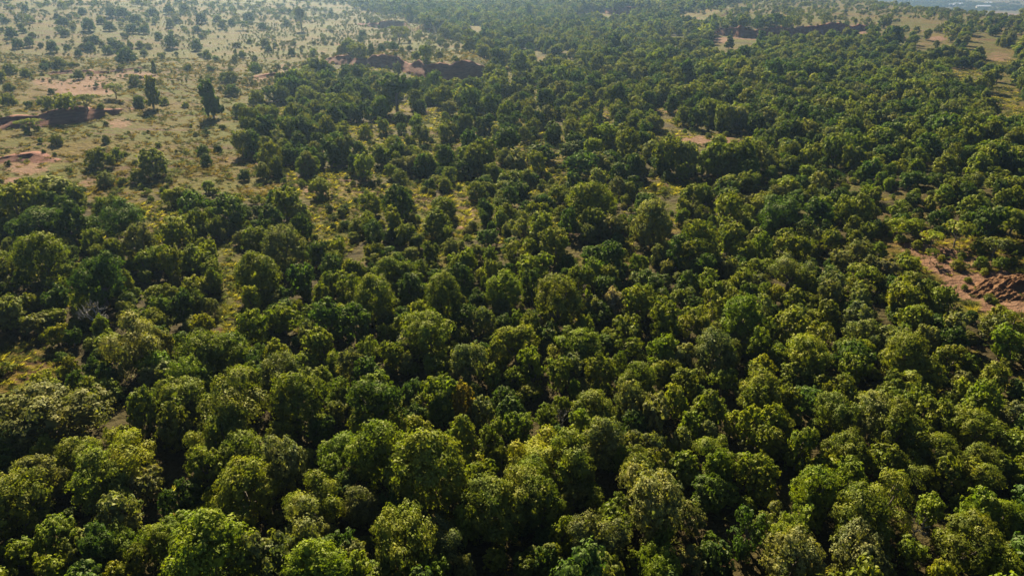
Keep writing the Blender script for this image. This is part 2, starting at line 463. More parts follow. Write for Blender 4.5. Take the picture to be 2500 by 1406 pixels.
def crown(seed, nleaf, lsize, shape):
    g = np.random.default_rng(seed)
    lobes = []
    if shape == 'dome':
        nl = 24
        for k in range(nl):
            a = k*2.4 + g.random()*.8; q = math.sqrt((k+.5)/nl); rr = .35*q
            lobes.append((rr*math.cos(a), rr*math.sin(a), .83 - .42*q**2.4 + .10*(g.random()-.5), .11 + .06*g.random(), .12 + .05*g.random()))
        lobes += [(.32*math.cos(a), .32*math.sin(a), .36, .14, .18) for a in np.arange(8)*.785 + g.random()]
        lobes += [(.26*math.cos(a), .26*math.sin(a), .18, .14, .16) for a in np.arange(7)*.9 + g.random()]
    elif shape == 'multi':
        for k in range(4):
            a = k*1.57 + g.random()*1.1; rr = .10 + .20*g.random(); top = .62 + .26*g.random()
            for j in range(6):
                b_ = j*1.05 + g.random(); q = .12*(j > 0)
                lobes.append((rr*math.cos(a) + q*math.cos(b_), rr*math.sin(a) + q*math.sin(b_), top - .13*(j > 0) - .10*g.random(), .12 + .06*g.random(), .13 + .06*g.random()))
            lobes.append((rr*math.cos(a)*1.1, rr*math.sin(a)*1.1, .40, .19, .2)); lobes.append((rr*math.cos(a+.7), rr*math.sin(a+.7), .20, .19, .18))
    elif shape == 'upright':
        for k in range(17):
            t = (k+.5)/17; a = k*2.4 + g.random(); rr = .30*math.sin(math.pi*(.22 + .70*t))**.8
            lobes.append((rr*math.cos(a), rr*math.sin(a), .14 + .78*t, .15 + .05*g.random(), .13 + .04*g.random()))
        lobes.append((0, 0, .9, .13, .1))
    elif shape == 'ragged':
        for k in range(16):
            a = g.random()*6.283; rr = .40*math.sqrt(g.random())
            lobes.append((rr*math.cos(a), rr*math.sin(a), .16 + .72*g.random()*(1 - rr), .09 + .10*g.random(), .09 + .08*g.random()))
    elif shape == 'spread':
        ox = g.normal()*.06; oy = g.normal()*.06
        for k in range(24):
            a = k*2.4 + g.random()*.9; q = math.sqrt((k+.5)/24); rr = .39*q*(.85 + .3*g.random())
            lobes.append((ox + rr*math.cos(a), oy + rr*math.sin(a), .80 - .22*q**3 + .16*(g.random()-.5), .09 + .07*g.random(), .13 + .06*g.random()))
        lobes += [(.30*math.cos(a), .30*math.sin(a), .42 + .1*g.random(), .15, .2) for a in np.arange(7)*.9 + g.random()]
        lobes += [(.22*math.cos(a), .22*math.sin(a), .2, .15, .16) for a in np.arange(5)*1.26 + g.random()]
    elif shape == 'twin':
        for (cx, cy, top, R_) in ((-.17, .03, .84, .27), (.20, -.05, .62 + .2*g.random(), .24), (.02, .22, .50 + .2*g.random(), .20)):
            for k in range(11):
                a = k*2.4 + g.random(); q = math.sqrt((k+.5)/11); rr = R_*.8*q
                lobes.append((cx + rr*math.cos(a), cy + rr*math.sin(a), top - .30*q**2.2 + .08*(g.random()-.5), .08 + .05*g.random(), .10 + .05*g.random()))
            lobes += [(cx + .15*math.cos(a), cy + .15*math.sin(a), .25, .15, .2) for a in (0, 2.1, 4.2)]
    elif shape == 'acacia':
        for k in range(13):
            a = k*2.4 + g.random(); rr = .40*math.sqrt((k+.4)/13)
            lobes.append((rr*math.cos(a), rr*math.sin(a), .78 + .16*g.random() - .2*rr, .15 + .08*g.random(), .045 + .03*g.random()))
        for k in range(3):
            a = g.random()*6.28
            lobes.append((.3*math.cos(a), .3*math.sin(a), .52 + .1*g.random(), .14, .045))
    elif shape == 'column':
        for k in range(24):
            t = (k+.5)/24; a = k*2.4 + g.random(); rr = .30*(1 - .55*t)*(.5 + .7*g.random())
            lobes.append((rr*math.cos(a), rr*math.sin(a), .16 + .78*t, .17*(1.15 - .5*t), .085 + .03*g.random()))
        lobes.append((0, 0, .93, .08, .07))
    elif shape == 'umbrella':
        for k in range(22):
            a = k*2.4 + g.random()*.6; q = math.sqrt((k+.5)/22); rr = .36*q
            lobes.append((rr*math.cos(a), rr*math.sin(a), .86 - .14*q*q + .05*(g.random()-.5), .13 + .05*g.random(), .085 + .03*g.random()))
        lobes += [(.22*math.cos(a), .22*math.sin(a), .60, .17, .10) for a in np.arange(6)*1.05]
    elif shape == 'bush':
        for k in range(12):
            a = k*2.4 + g.random(); q = math.sqrt((k+.5)/12); rr = .32*q
            lobes.append((rr*math.cos(a), rr*math.sin(a), .66 - .42*q*q + .16*(g.random()-.5), .16 + .07*g.random(), .22 + .08*g.random()))
        lobes += [(.30*math.cos(a), .30*math.sin(a), .17 + .06*g.random(), .17, .18) for a in np.arange(7)*.9 + g.random()]
    Ls = np.array(lobes)
    wts = Ls[:, 3]**1.5; wts /= wts.sum()
    loose = shape in ('acacia', 'ragged')
    ncl = max(40, nleaf//(13 if nleaf > 900 else 6))
    li = g.choice(len(Ls), ncl, p=wts)
    d = unit(ncl, g); flip = (d[:, 2] < -.35) & (g.random(ncl) < .8); d[flip, 2] *= -1
    c = Ls[li, :3]; rad = np.stack([Ls[li, 3], Ls[li, 3], Ls[li, 4]], 1)
    cl = c + d*rad*(.80 + .28*g.random((ncl, 1)))
    # drop clumps buried deep inside other lobes
    q = ((cl[:, None, :] - Ls[None, :, :3])/np.stack([Ls[:, 3], Ls[:, 3], Ls[:, 4]], 1)[None])
    depth = (np.sqrt((q**2).sum(2)) < .62).sum(1)
    keep = depth == 0
    cl, d = cl[keep], d[keep]
    ci = g.integers(0, len(cl), nleaf)
    u = unit(nleaf, g)*g.random((nleaf, 1))**.4
    cr = (.050 if not loose else .065)*(.7 + .7*g.random(len(cl)))[ci][:, None]
    if nleaf < 600: cr = cr*1.3
    P = cl[ci] + u*cr
    Nn = .80*d[ci] + .55*u + .42*unit(nleaf, g)
    Nn[:, 2] += .12
    Nn /= np.linalg.norm(Nn, axis=1)[:, None]
    P[:, 2] = np.clip(P[:, 2], .03, 1.05)
    if not loose:
        # the dense inner mass of leaves that light does not pass
        nc = 420 if nleaf > 900 else 120
        ki = g.choice(len(Ls), nc, p=wts)
        dd = unit(nc, g)
        Pc = Ls[ki, :3] + dd*np.stack([Ls[ki, 3], Ls[ki, 3], Ls[ki, 4]], 1)*(.55*g.random((nc, 1))**.5)
        Nc = dd + .4*unit(nc, g); Nc /= np.linalg.norm(Nc, axis=1)[:, None]
        vc, fc, rc = leaves(Pc, Nc, .10, g)
        v, f, var = leaves(P, Nn, lsize, g)
        return np.concatenate([v, vc]), np.concatenate([f, fc + len(v)]), np.concatenate([var, rc]), Ls
    v, f, var = leaves(P, Nn, lsize, g)
    return v, f, var, Ls

def tube(p0, p1, r0, r1, ns, g=None, bend=0.0, seg=3):
    p0 = np.array(p0, float); p1 = np.array(p1, float)
    ax = p1 - p0; ln = np.linalg.norm(ax) + 1e-9; ax /= ln
    a = np.cross(ax, (0, 0, 1) if abs(ax[2]) < .9 else (1, 0, 0)); a /= np.linalg.norm(a); b_ = np.cross(ax, a)
    off = (g.normal(size=3)*bend*ln) if g is not None else np.zeros(3)
    V = []
    for k in range(seg+1):
        t = k/seg; c = p0 + (p1-p0)*t + off*math.sin(math.pi*t); r = r0 + (r1-r0)*t
        for j in range(ns):
            w = 2*math.pi*j/ns
            V.append(c + (a*math.cos(w) + b_*math.sin(w))*r)
    F = [[k*ns+j, k*ns+(j+1) % ns, (k+1)*ns+(j+1) % ns, (k+1)*ns+j] for k in range(seg) for j in range(ns)]
    return V, F

def wood(seed, Ls, shape, ns=6, limbs=6):
    g = np.random.default_rng(seed + 500)
    V, F = [], []
    def add(vf):
        o = len(V); V.extend(vf[0]); F.extend([[i+o for i in q] for q in vf[1]])
    tall = shape in ('umbrella', 'column', 'acacia')
    fork = {'umbrella': .45, 'column': .80, 'acacia': .34, 'bush': .10}.get(shape, .24)
    r0 = {'column': .045, 'umbrella': .045, 'acacia': .035}.get(shape, .05)
    fp = np.array([g.normal()*.03, g.normal()*.03, fork])
    add(tube((0, 0, -.06), fp, r0, r0*.7, ns, g, .05))
    pick = g.choice(len(Ls), min(limbs, len(Ls)), replace=False)
    for k in pick:
        st = fp if shape != 'column' else np.array([0, 0, max(.12, Ls[k, 2]-.1)])
        add(tube(st, Ls[k, :3], r0*.5, r0*.14, max(4, ns-2), g, .10))
    return V, F

def bare_tree(seed):
    g = np.random.default_rng(seed)
    TV, TF, BV, BF = [], [], [], []
    def add(Vv, Ff, vf):
        o = len(Vv); Vv.extend(vf[0]); Ff.extend([[i+o for i in q] for q in vf[1]])
    add(TV, TF, tube((0, 0, -.05), (0, 0, .3), .035, .028, 6, g, .05))
    def grow(p, d, ln, r, lv):
        e = p + d*ln
        add(BV, BF, tube(p, e, r, r*.6, 4 if lv < 2 else 3, g, .08, 2))
        if lv == 4: return
        for k in range(3 if lv < 3 else 4):
            nd = d + g.normal(size=3)*.55; nd[2] += .10; nd /= np.linalg.norm(nd)
            grow(p + d*ln*(.55 + .45*g.random()), nd, ln*(.62 + .2*g.random()), r*.55, lv+1)
    for k in range(5):
        a = k*1.257 + g.random()*.6
        d = np.array([math.cos(a)*.75, math.sin(a)*.75, .75]); d /= np.linalg.norm(d)
        grow(np.array([0, 0, .28]), d, .26, .016, 1)
    return TV, TF, BV, BF

SHAPES = ['dome', 'multi', 'spread', 'dome', 'twin', 'spread', 'upright', 'ragged', 'twin', 'multi']
PROTO = {}      # (lod, shape) -> list of (crown mesh, wood mesh)
def build_proto(lod, shape, seed, nleaf, ls):
    v, f, var, Ls = crown(seed, nleaf, ls, shape)
    cm = mesh_np('crown_' + shape, v, f, M_LEAF, False, {'var': ('FLOAT', 'POINT', var)})
    wv, wf = wood(seed, Ls, shape)
    wm = mesh_np('trunk_' + shape, wv, wf, M_BARK, True)
    PROTO.setdefault((lod, shape), []).append((cm, wm))
sd = 100
for shape, k in (('dome', 3), ('multi', 3), ('spread', 3), ('twin', 3), ('upright', 2), ('ragged', 2), ('bush', 2)):
    for j in range(k): sd += 1; build_proto('near', shape, sd, 8000, .0265)
    for j in range(k): sd += 1; build_proto('mid', shape, sd, 2600, .046)
for shape in ('acacia', 'column', 'umbrella'):
    for j in range(2): sd += 1; build_proto('mid', shape, sd, 1500, .055 if shape != 'column' else .075)

# ------------------------------------------------------------------ single trees
ORD = ''
def make_tree(name, cm, wm, tone, x, y, w, h, label, cat, group, lod='mid', jitter=.18, tilt=.09, wood_name='trunk'):
    root = link(bpy.data.objects.new(name, None))
    root.empty_display_size = .3
    root.location = (x, y, float(height(x, y)) - .05)
    root.rotation_euler = (tilt*rnd.uniform(-1, 1), tilt*rnd.uniform(-1, 1), rnd.uniform(0, 6.283))
    k = rnd.uniform(.84, 1.19)
    root.scale = (w*k, w/k, h*rnd.uniform(.82, 1.2))
    root['label'] = label; root['category'] = cat
    if group: root['group'] = group
    t = link(bpy.data.objects.new('trunk', wm), root)
    c = link(bpy.data.objects.new('crown', cm), root)
    k = 1 + rnd.uniform(-jitter, jitter)
    col = TONE[tone]
    c.color = (col[0]*k*rnd.uniform(.92, 1.08), col[1]*k, col[2]*k*rnd.uniform(.85, 1.15), 1)
    return root

def parse(txt):
    out = []
    for tok in txt.split(','):
        p = tok.split()
        if len(p) >= 4: out.append((float(p[0]), float(p[1]), float(p[2]), p[3], p[4] if len(p) > 4 else None))
    return out

FOREST = parse("""
110 1000 220 g multi, 27 1080 70 o, 187 1100 110 o, 300 1095 140 y, 428 1035 80 o dome, 294 1050 75 o, 228 1155 130 o, 355 1165 80 g, 80 1165 110 g, 45 1220 130 o,
560 1050 110 o, 495 1080 95 o, 590 1090 120 o dome, 690 1125 115 g, 608 1180 140 o dome, 500 1140 80 o, 805 1105 110 b, 770 1215 130 o, 735 1290 140 g, 520 1350 190 b dome,
395 1310 90 o, 295 1305 90 b, 235 1335 90 d, 775 1390 150 b, 285 1398 60 y, 338 1365 55 o, 570 970 170 o, 440 960 120 o, 720 985 115 o, 820 990 60 g, 350 1000 85 o,
920 985 120 d, 1078 960 85 o, 1075 1000 55 d, 1130 975 58 r, 1182 995 60 g dome, 1245 985 68 d dome, 1020 1040 85 o, 960 1040 50 o, 874 1040 80 y, 915 1095 140 b dome,
1035 1150 170 o dome, 880 1220 90 g, 968 1215 80 d, 1008 1270 60 o upright, 985 1330 150 o, 1075 1310 100 g, 864 1345 75 g, 868 1398 85 b, 1068 1400 80 b, 1135 1374 45 g bush,
1125 1070 80 o, 1198 1070 75 o, 1135 1110 80 y, 1218 1115 50 o, 1185 1150 75 b, 1315 1080 140 y, 1430 1045 85 b, 1466 1083 95 g, 1302 1150 95 b dome, 1566 1083 85 g,
1570 1130 95 o, 1520 1123 45 b upright, 1383 1115 130 o, 1202 1220 140 o dome, 1286 1197 120 o, 1326 1230 100 o, 1135 1277 65 b, 1400 1204 65 g, 1376 1300 75 y, 1470 1324 120 g,
1587 1230 165 g multi, 1503 1270 85 o, 1620 1381 100 b, 1553 1364 40 b, 1610 1320 60 b, 1446 980 100 o dome, 1370 985 45 o, 1546 980 75 g, 1600 1013 80 g, 1650 970 65 y,
1620 1077 40 o, 1663 1063 50 g, 1726 996 85 o, 1686 1033 55 b, 1726 1046 55 g, 1743 1090 100 o, 1750 1143 60 b, 1730 1190 80 d upright, 1686 1254 70 g, 1863 963 90 o,
1920 966 60 o, 1853 993 70 o, 1796 1020 55 y, 1860 1040 85 y, 1907 1050 70 o, 1887 1083 70 o, 1953 1093 85 o, 2044 1003 90 o, 2134 1016 95 g, 2194 1050 100 o,
2074 1080 95 o, 1833 1143 80 o, 1863 1173 75 y, 2017 1123 70 y, 2074 1150 85 b, 2164 1117 80 o, 2228 1127 90 o, 2161 1204 120 o, 1977 1197 95 b, 1977 1230 85 b,
2101 1264 125 o, 1833 1287 85 d, 1927 1307 90 o, 1933 1361 130 g, 2091 1327 140 g multi, 2268 1237 60 b, 2395 1247 85 b dome, 2452 1257 90 b, 2368 1320 135 o,
2228 1337 75 o, 2462 1357 50 g, 2452 1397 95 y, 2305 1397 60 y, 2144 1371 85 g, 2285 996 85 o, 2241 983 45 b, 2352 959 45 y, 2402 979 85 o, 2475 1003 60 g,
2385 1030 100 o, 2301 1097 100 o, 2402 1110 90 o, 2395 1147 100 o, 2469 1137 70 o, 2315 1143 85 o,
37 490 78 o, 100 530 120 d, 170 537 80 d dome, 295 527 100 d, 244 500 35 b, 224 580 50 o, 334 587 75 g dome, 277 604 60 o, 110 630 110 o, 177 660 55 o, 13 650 60 o, 247 684 100 d multi,
137 697 45 b, 301 690 38 o dome, 348 630 50 o, 418 640 55 o, 468 617 65 o, 505 637 60 o, 425 547 80 y bush, 478 533 50 o, 634 668 98 o dome, 518 682 40 o, 438 747 68 d, 518 744 30 g,
495 794 55 y, 134 804 48 y, 320 831 140 g, 401 838 50 g, 20 764 65 g, 187 734 38 b, 689 761 80 b, 618 798 68 b, 799 778 80 d, 478 878 110 o, 570 861 95 o, 612 878 70 d, 682 864 70 y,
783 841 75 o, 468 921 100 b, 602 931 70 b, 689 925 90 g, 254 918 50 d, 783 915 65 o, 164 891 40 y bush, 94 915 60 y bush, 662 527 55 d dome, 732 553 50 d dome, 736 513 45 g dome,
552 503 75 d, 468 493 65 d, 695 490 70 o, 612 567 65 o, 655 550 35 d, 692 590 95 g, 776 604 60 d, 736 677 65 d, 783 720 45 o, 822 684 60 o,
1068 533 65 o dome, 1218 520 50 o, 968 490 75 d, 900 490 50 o, 958 537 50 o, 910 563 48 d, 998 563 50 o, 1265 540 55 g, 1315 520 55 o, 1325 547 75 o, 1386 540 48 d dome, 1449 497 100 o,
1449 537 65 o, 1496 547 60 g, 1593 543 95 g, 1262 604 68 o, 1195 614 40 b, 1355 600 75 o, 1302 644 80 o, 1128 640 70 o, 961 650 90 o, 1028 650 40 o, 1125 677 60 d, 1198 660 50 o,
1449 657 55 b dome, 1496 630 60 d, 1550 647 28 b, 1653 617 60 d, 918 724 95 o dome, 860 690 65 o, 1001 697 72 d, 1085 720 95 o, 1118 737 50 o, 1305 700 55 d upright, 1356 687 50 g,
1416 694 72 o, 1356 747 100 o, 1449 737 50 g, 1496 734 50 p, 1553 737 72 o, 1620 737 65 o, 1586 684 65 d, 941 771 36 g upright, 867 788 75 d, 901 845 56 o, 1041 811 115 o,
1182 781 52 g upright, 1265 771 40 b, 1258 824 100 o, 1312 784 32 p, 1001 834 55 p, 958 861 60 o, 854 891 65 g, 918 931 80 b, 994 884 36 g, 1068 884 65 b, 1145 871 95 g, 1208 871 60 o,
1205 908 50 y, 1252 915 50 o, 1302 888 65 b, 1356 864 50 g, 1369 911 65 o, 1402 884 72 g, 1416 831 95 b, 1429 794 50 o, 1533 788 83 o, 1617 791 75 o, 1536 831 65 o, 1617 848 80 b,
1469 911 65 o, 1553 921 90 o, 1643 891 50 o, 1513 898 40 b,
1773 507 60 y, 1853 503 50 g, 1900 513 90 d, 2000 510 70 d, 2057 513 50 o, 2100 503 65 o, 2208 537 65 y, 2087 540 40 o, 2385 503 65 o, 2418 530 75 d, 2478 537 50 o,
1706 594 80 o, 1783 574 72 o, 1846 574 45 g, 1930 570 60 o, 2027 580 50 o, 1993 574 35 g, 2097 600 58 g, 2057 627 56 g, 1940 610 83 o, 1860 604 50 b, 1816 607 56 y,
1693 624 65 o, 1780 647 50 g, 1850 640 65 o, 1933 650 93 g, 2104 657 72 o, 2171 650 48 p, 2218 640 60 o, 1813 677 65 o, 1723 650 60 d, 1683 684 60 d, 1740 697 60 b, 1967 690 50 o,
2024 680 72 g, 2097 687 60 o, 2231 697 83 o, 2262 700 58 o, 2300 738 58 o, 1733 747 72 o, 1793 727 56 o, 1853 747 72 g, 1816 771 100 b dome, 1900 711 40 y, 1940 724 56 o, 2020 724 50 g,
2097 727 65 g, 2211 724 72 o, 2188 744 36 b, 1954 764 50 g, 2027 757 56 o, 2094 764 72 g, 2228 771 65 o, 1934 794 80 o, 2014 798 65 o, 2104 808 65 g, 2214 804 42 b, 2248 801 30 g,
1686 781 65 o, 1730 808 46 o, 1810 814 53 g, 1880 811 50 o, 1750 851 95 g, 1776 871 48 b, 1850 838 60 b, 1897 848 40 b, 1863 895 60 y, 1980 861 105 y, 1947 901 75 o, 2064 841 56 o,
2104 848 45 y, 2137 841 38 g, 2198 838 65 g, 2208 864 95 o, 2090 891 75 o, 2328 864 80 o, 2428 788 65 g, 2452 831 65 b, 2478 771 48 y, 1766 915 65 b, 1856 925 70 o, 2351 918 50 g,
2435 911 65 o, 2268 905 70 o, 2177 935 65 o, 2034 931 80 o
""")

RIGHT_SHRUBS = parse("""2340 645 40 y bush, 2398 640 46 b bush, 2400 600 62 o bush, 2446 640 52 b bush, 2474 636 30 y bush, 2300 628 24 y bush, 2482 600 44 o bush, 2440 762 60 y bush,
2405 660 30 y bush, 2430 735 22 o bush, 2365 680 22 y bush, 2350 620 30 o bush""")

SAV = parse("""
308 134 54 d, 229 92 32 d, 219 112 30 d, 281 104 48 d, 418 100 40 d, 478 109 32 d, 386 88 22 d, 480 68 27 d, 490 43 32 d, 266 63 27 d, 214 60 34 d, 152 52 28 d, 139 38 18 d, 25 78 32 d,
43 105 30 d, 13 48 20 d, 125 112 35 d, 157 78 24 d, 144 148 36 o, 107 150 28 g, 23 163 36 o, 458 160 26 o, 505 130 26 o, 565 213 42 d, 622 163 32 b, 655 118 23 d, 712 127 20 d, 607 42 28 d,
338 242 30 b, 400 244 25 y, 154 243 60 y, 97 248 24 o, 17 240 42 o, 122 220 18 d, 134 335 36 o, 257 338 22 o, 241 378 70 o, 283 375 36 b, 370 395 85 o dome, 333 425 45 o, 493 360 36 b,
503 388 32 d, 531 360 22 d, 476 324 14 y, 452 253 18 y, 254 430 50 g, 298 438 28 o, 110 452 130 o, 595 425 32 d, 640 415 45 o, 585 262 52 b, 625 240 45 o,
190 180 30 o, 60 175 30 o, 350 70 28 d, 330 45 34 d, 300 30 40 d, 270 28 30 d, 370 25 34 d, 410 22 30 d, 450 18 24 o, 540 60 24 o, 530 42 22 o, 565 52 22 d, 640 62 24 d, 700 55 20 o,
200 25 22 d, 60 20 20 d, 190 128 22 d, 340 105 24 o, 350 125 24 g, 415 55 26 g, 430 45 24 g, 320 66 34 d, 245 48 24 o, 590 130 22 o, 20 210 28 o, 165 235 34 b, 120 250 36 y,
930 115 26 d, 880 95 20 d, 960 110 26 d, 1000 115 18 d, 885 80 24 d, 1110 140 18 d, 845 105 14 d, 1205 165 46 d dome
""")

def px_tree(px, py, wpx, hk=(.80, 1.3, 2.2, 6.8), cz=.58):
    h = 5.0
    for _ in range(3):
        x, y = unproject(px, py, height, cz*h)
        zc = project(x, y, float(height(x, y)) + cz*h)[2]
        w = wpx*float(zc)/FPX
        h = min(max(hk[0]*w + hk[1], hk[2]), hk[3])
    return x, y, w, h

SHAPE_WORD = {'dome': 'domed', 'multi': 'many-lobed', 'upright': 'narrow upright', 'spread': 'broad-topped', 'twin': 'two-humped', 'ragged': 'ragged', 'bush': 'bushy'}
ORDW = ['first', 'second', 'third', 'fourth', 'fifth', 'sixth', 'seventh', 'eighth', 'ninth', 'tenth', 'eleventh', 'twelfth', 'thirteenth', 'fourteenth', 'fifteenth',
        'sixteenth', 'seventeenth', 'eighteenth', 'nineteenth', 'twentieth']
LANDMARK = [(224, 754, 'bare grey leafless tree'), (1232, 717, 'leafy tree in mid-picture'), (1130, 975, 'rusty yellow tree'), (2321, 800, 'grey umbrella-topped tree'),
            (2390, 690, 'red dirt clearing'), (520, 1350, 'big dome at bottom edge'), (2241, 1274, 'bare twiggy tree')]
ROWS = [(1330, 'along the bottom edge'), (1235, 'in second forest row from bottom'), (1135, 'in third forest row from bottom'), (1045, 'in fourth forest row from bottom'),
        (955, 'in fifth forest row from bottom'), (860, 'just below mid-height'), (765, 'at mid-height of the picture'), (675, 'just above mid-height'),
        (580, 'well above mid-height in the forest'), (-99, 'bordering the upper forest')]
GROWS = [(350, 'at the foot of the dry grassland'), (200, 'in the middle of the dry grassland'), (95, 'high on the dry grassland'), (50, 'near the top of the dry grassland'), (-99, 'at the top edge of the grassland')]
used = set()
def label_all(items, rows, lm=True):
    """items: px, py, tone, shape, noun -> labels; trees by a landmark are told by it, the others by colour, form and order in their row"""
    out = [None]*len(items); buckets = {}
    for i, (px, py, tone, shape, noun) in enumerate(items):
        look = f"{TONE_WORD[tone]} {SHAPE_WORD[shape]} {noun}"
        for lx, ly, nm in (LANDMARK if lm else ()):
            if 8 < math.hypot(px-lx, py-ly) < 80:
                rel = ('left of' if px < lx else 'right of') if abs(px-lx) > abs(py-ly) else ('above' if py < ly else 'below')
                t = f"{look} just {rel} the {nm}"
                if t not in used: used.add(t); out[i] = t; break
        if out[i] is None:
            row = next(r for y0, r in rows if py >= y0)
            buckets.setdefault((row, look), []).append((px, i))
    for (row, look), L_ in buckets.items():
        L_.sort()
        for k, (px, i) in enumerate(L_):
            n = len(L_)
            if n == 1: t = f"the only {look} {row}"
            elif k < (n+1)//2: t = f"{ORDW[k]} {look} from the left {row}"
            else: t = f"{ORDW[n-1-k]} {look} from the right {row}"
            used.add(t); out[i] = t
    return out

TREES = []      # x, y, radius of everything placed singly
def resolved(lst, choose):
    return [(px, py, w, t, s or choose(w)) for px, py, w, t, s in lst]
FOREST = resolved(FOREST, lambda w: rnd.choice(SHAPES) if w >= 44 else rnd.choice(['dome', 'upright', 'bush']))
SAV = resolved(SAV, lambda w: 'bush')
NOUN = lambda s: 'shrub' if s == 'bush' else 'tree'
for (px, py, wpx, tone, shape), lab in zip(FOREST, label_all([(a, b, t, s, NOUN(s)) for a, b, w, t, s in FOREST], ROWS)):
    x, y, w, h = px_tree(px, py, wpx*1.2)
    cm, wm = rnd.choice(PROTO[('near' if wpx >= 88 else 'mid', shape)])
    noun = NOUN(shape)
    make_tree('shrub' if noun == 'shrub' else 'forest_tree', cm, wm, tone, x, y, w, h, lab, noun, 'trees of the dense forest')
    TREES.append((x, y, w/2))
for (px, py, wpx, tone, shape), lab in zip(RIGHT_SHRUBS, label_all([(a, b, t, s, 'shrub') for a, b, w, t, s in RIGHT_SHRUBS], [(-99, 'beside the red dirt clearing')], False)):
    x, y, w, h = px_tree(px, py, wpx*.85, (.55, .4, .7, 2.6), .5)
    cm, wm = rnd.choice(PROTO[('mid', 'bush')])
    make_tree('shrub', cm, wm, tone, x, y, w, h, lab, 'shrub', 'shrubs on the red clearing')
    TREES.append((x, y, w/2))
for (px, py, wpx, tone, shape), lab in zip(SAV, label_all([(a, b, t, s, 'shrub') for a, b, w, t, s in SAV], GROWS, False)):
    x, y, w, h = px_tree(px, py, wpx, (.8, .5, 1.0, 7), .52)
    cm, wm = rnd.choice(PROTO[('mid', shape)])
    make_tree('shrub', cm, wm, tone, x, y, w, h, lab, 'shrub', 'shrubs scattered on the grassland')
    TREES.append((x, y, w/2))

# the ones with a look of their own: base x, base y, top y, width, shape, tone, name, label
SPECIAL = [
 (970, 274, 180, 92, 'umbrella', 'd', 'giant_tree', 'giant broad-topped tree on a long pale trunk below the long red bank'),
 (522, 290, 196, 58, 'column', 'd', 'tall_tree', 'tall dark feathery tree throwing a long shadow on the dry grass'),
 (376, 266, 197, 46, 'column', 'o', 'tall_tree', 'tall olive feathery tree left of the tall dark one on dry grass'),
 (975, 106, 64, 48, 'acacia', 'o', 'acacia', 'leaning flat-topped acacia on the grassy shelf above the long red bank'),
 (737, 74, 22, 26, 'umbrella', 'g', 'tall_tree', 'thin tall tree standing alone in pale grass near the top edge'),
 (594, 74, 53, 30, 'acacia', 'd', 'acacia', 'small dark flat-topped acacia in pale grass near the top edge'),
 (284, 242, 203, 50, 'acacia', 'g', 'acacia', 'grey-green flat acacia on the bare reddish patch at left'),
 (217, 274, 230, 50, 'acacia', 'g', 'acacia', 'grey-green acacia growing on the rim of the left red bank'),
 (74, 322, 288, 56, 'acacia', 'g', 'acacia', 'spreading grey acacia at the foot of the left red bank'),
 (612, 204, 181, 28, 'acacia', 'g', 'acacia', 'little flat acacia at the right side of the grassland, near forest edge'),
 (379, 184, 150, 18, 'column', 'g', 'tall_tree', 'slim grey tree at the upper edge of the bare reddish patch'),
 (331, 214, 182, 28, 'acacia', 'g', 'acacia', 'thin pale acacia beside the bare reddish patch, right of the flat one'),
 (2330, 606, 552, 70, 'acacia', 'o', 'acacia', 'open-branched olive acacia at the back of the red dirt clearing'),
 (2272, 604, 566, 62, 'acacia', 'y', 'acacia', 'low yellow-green acacia at the left back of the red dirt clearing'),
 (2424, 628, 584, 62, 'acacia', 'g', 'acacia', 'thin grey acacia at the right back of the red dirt clearing'),
 (2270, 645, 612, 30, 'acacia', 'o', 'acacia', 'small sparse acacia on the left rim of the red dirt clearing'),
 (1498, 146, 84, 46, 'column', 'd', 'tall_tree', 'tallest dark tree of the hazy mid-distance forest, right of centre'),
 (1425, 140, 100, 32, 'column', 'd', 'tall_tree', 'slender dark tree left of the tallest in the hazy forest'),
 (1290, 50, 10, 30, 'column', 'd', 'tall_tree', 'hazy blue conical tree near the top edge at mid-picture'),
 (1000, 48, 18, 24, 'column', 'd', 'tall_tree', 'hazy pointed tree behind the grassy shelf near the top edge'),
 (1855, 122, 84, 34, 'column', 'd', 'tall_tree', 'dark pointed tree in front of the far red bank'),
 (1780, 122, 94, 24, 'column', 'd', 'tall_tree', 'smaller pointed tree below the left end of the far red bank'),
 (2178, 112, 62, 50, 'column', 'd', 'tall_tree', 'big dark tree off the right end of the far red bank'),
 (2130, 100, 68, 44, 'multi', 'd', 'forest_tree', 'rounded dark tree touching the right end of the far red bank'),
 (1232, 752, 676, 104, 'dome', 'b', 'forest_tree', 'leafy bright green tree with a lit rim in mid-picture'),
 (2321, 840, 756, 68, 'umbrella', 'g', 'forest_tree', 'grey-green umbrella-topped tree below the red dirt clearing'),
 (2137, 632, 596, 52, 'dome', 'b', 'forest_tree', 'vivid green round tree above the shaded path left of the clearing'),
]
for bx, by, ty, wpx, shape, tone, name, lab in SPECIAL:
    x, y = unproject(bx, by, height)
    zc = float(project(x, y, float(height(x, y)))[2])
    w = wpx*zc/FPX
    dep = math.atan2(CAM_H, y)
    h = (by - ty)*zc/FPX/math.cos(dep)
    if shape in ('dome', 'multi'): h = min(h, 1.2*w)
    lod = 'near' if ('near', shape) in PROTO and wpx > 60 else 'mid'
    cm, wm = rnd.choice(PROTO[(lod, shape)])
    make_tree(name, cm, wm, tone, x, y, w, h, lab, 'tree', None, tilt=.05)
    TREES.append((x, y, w/2))

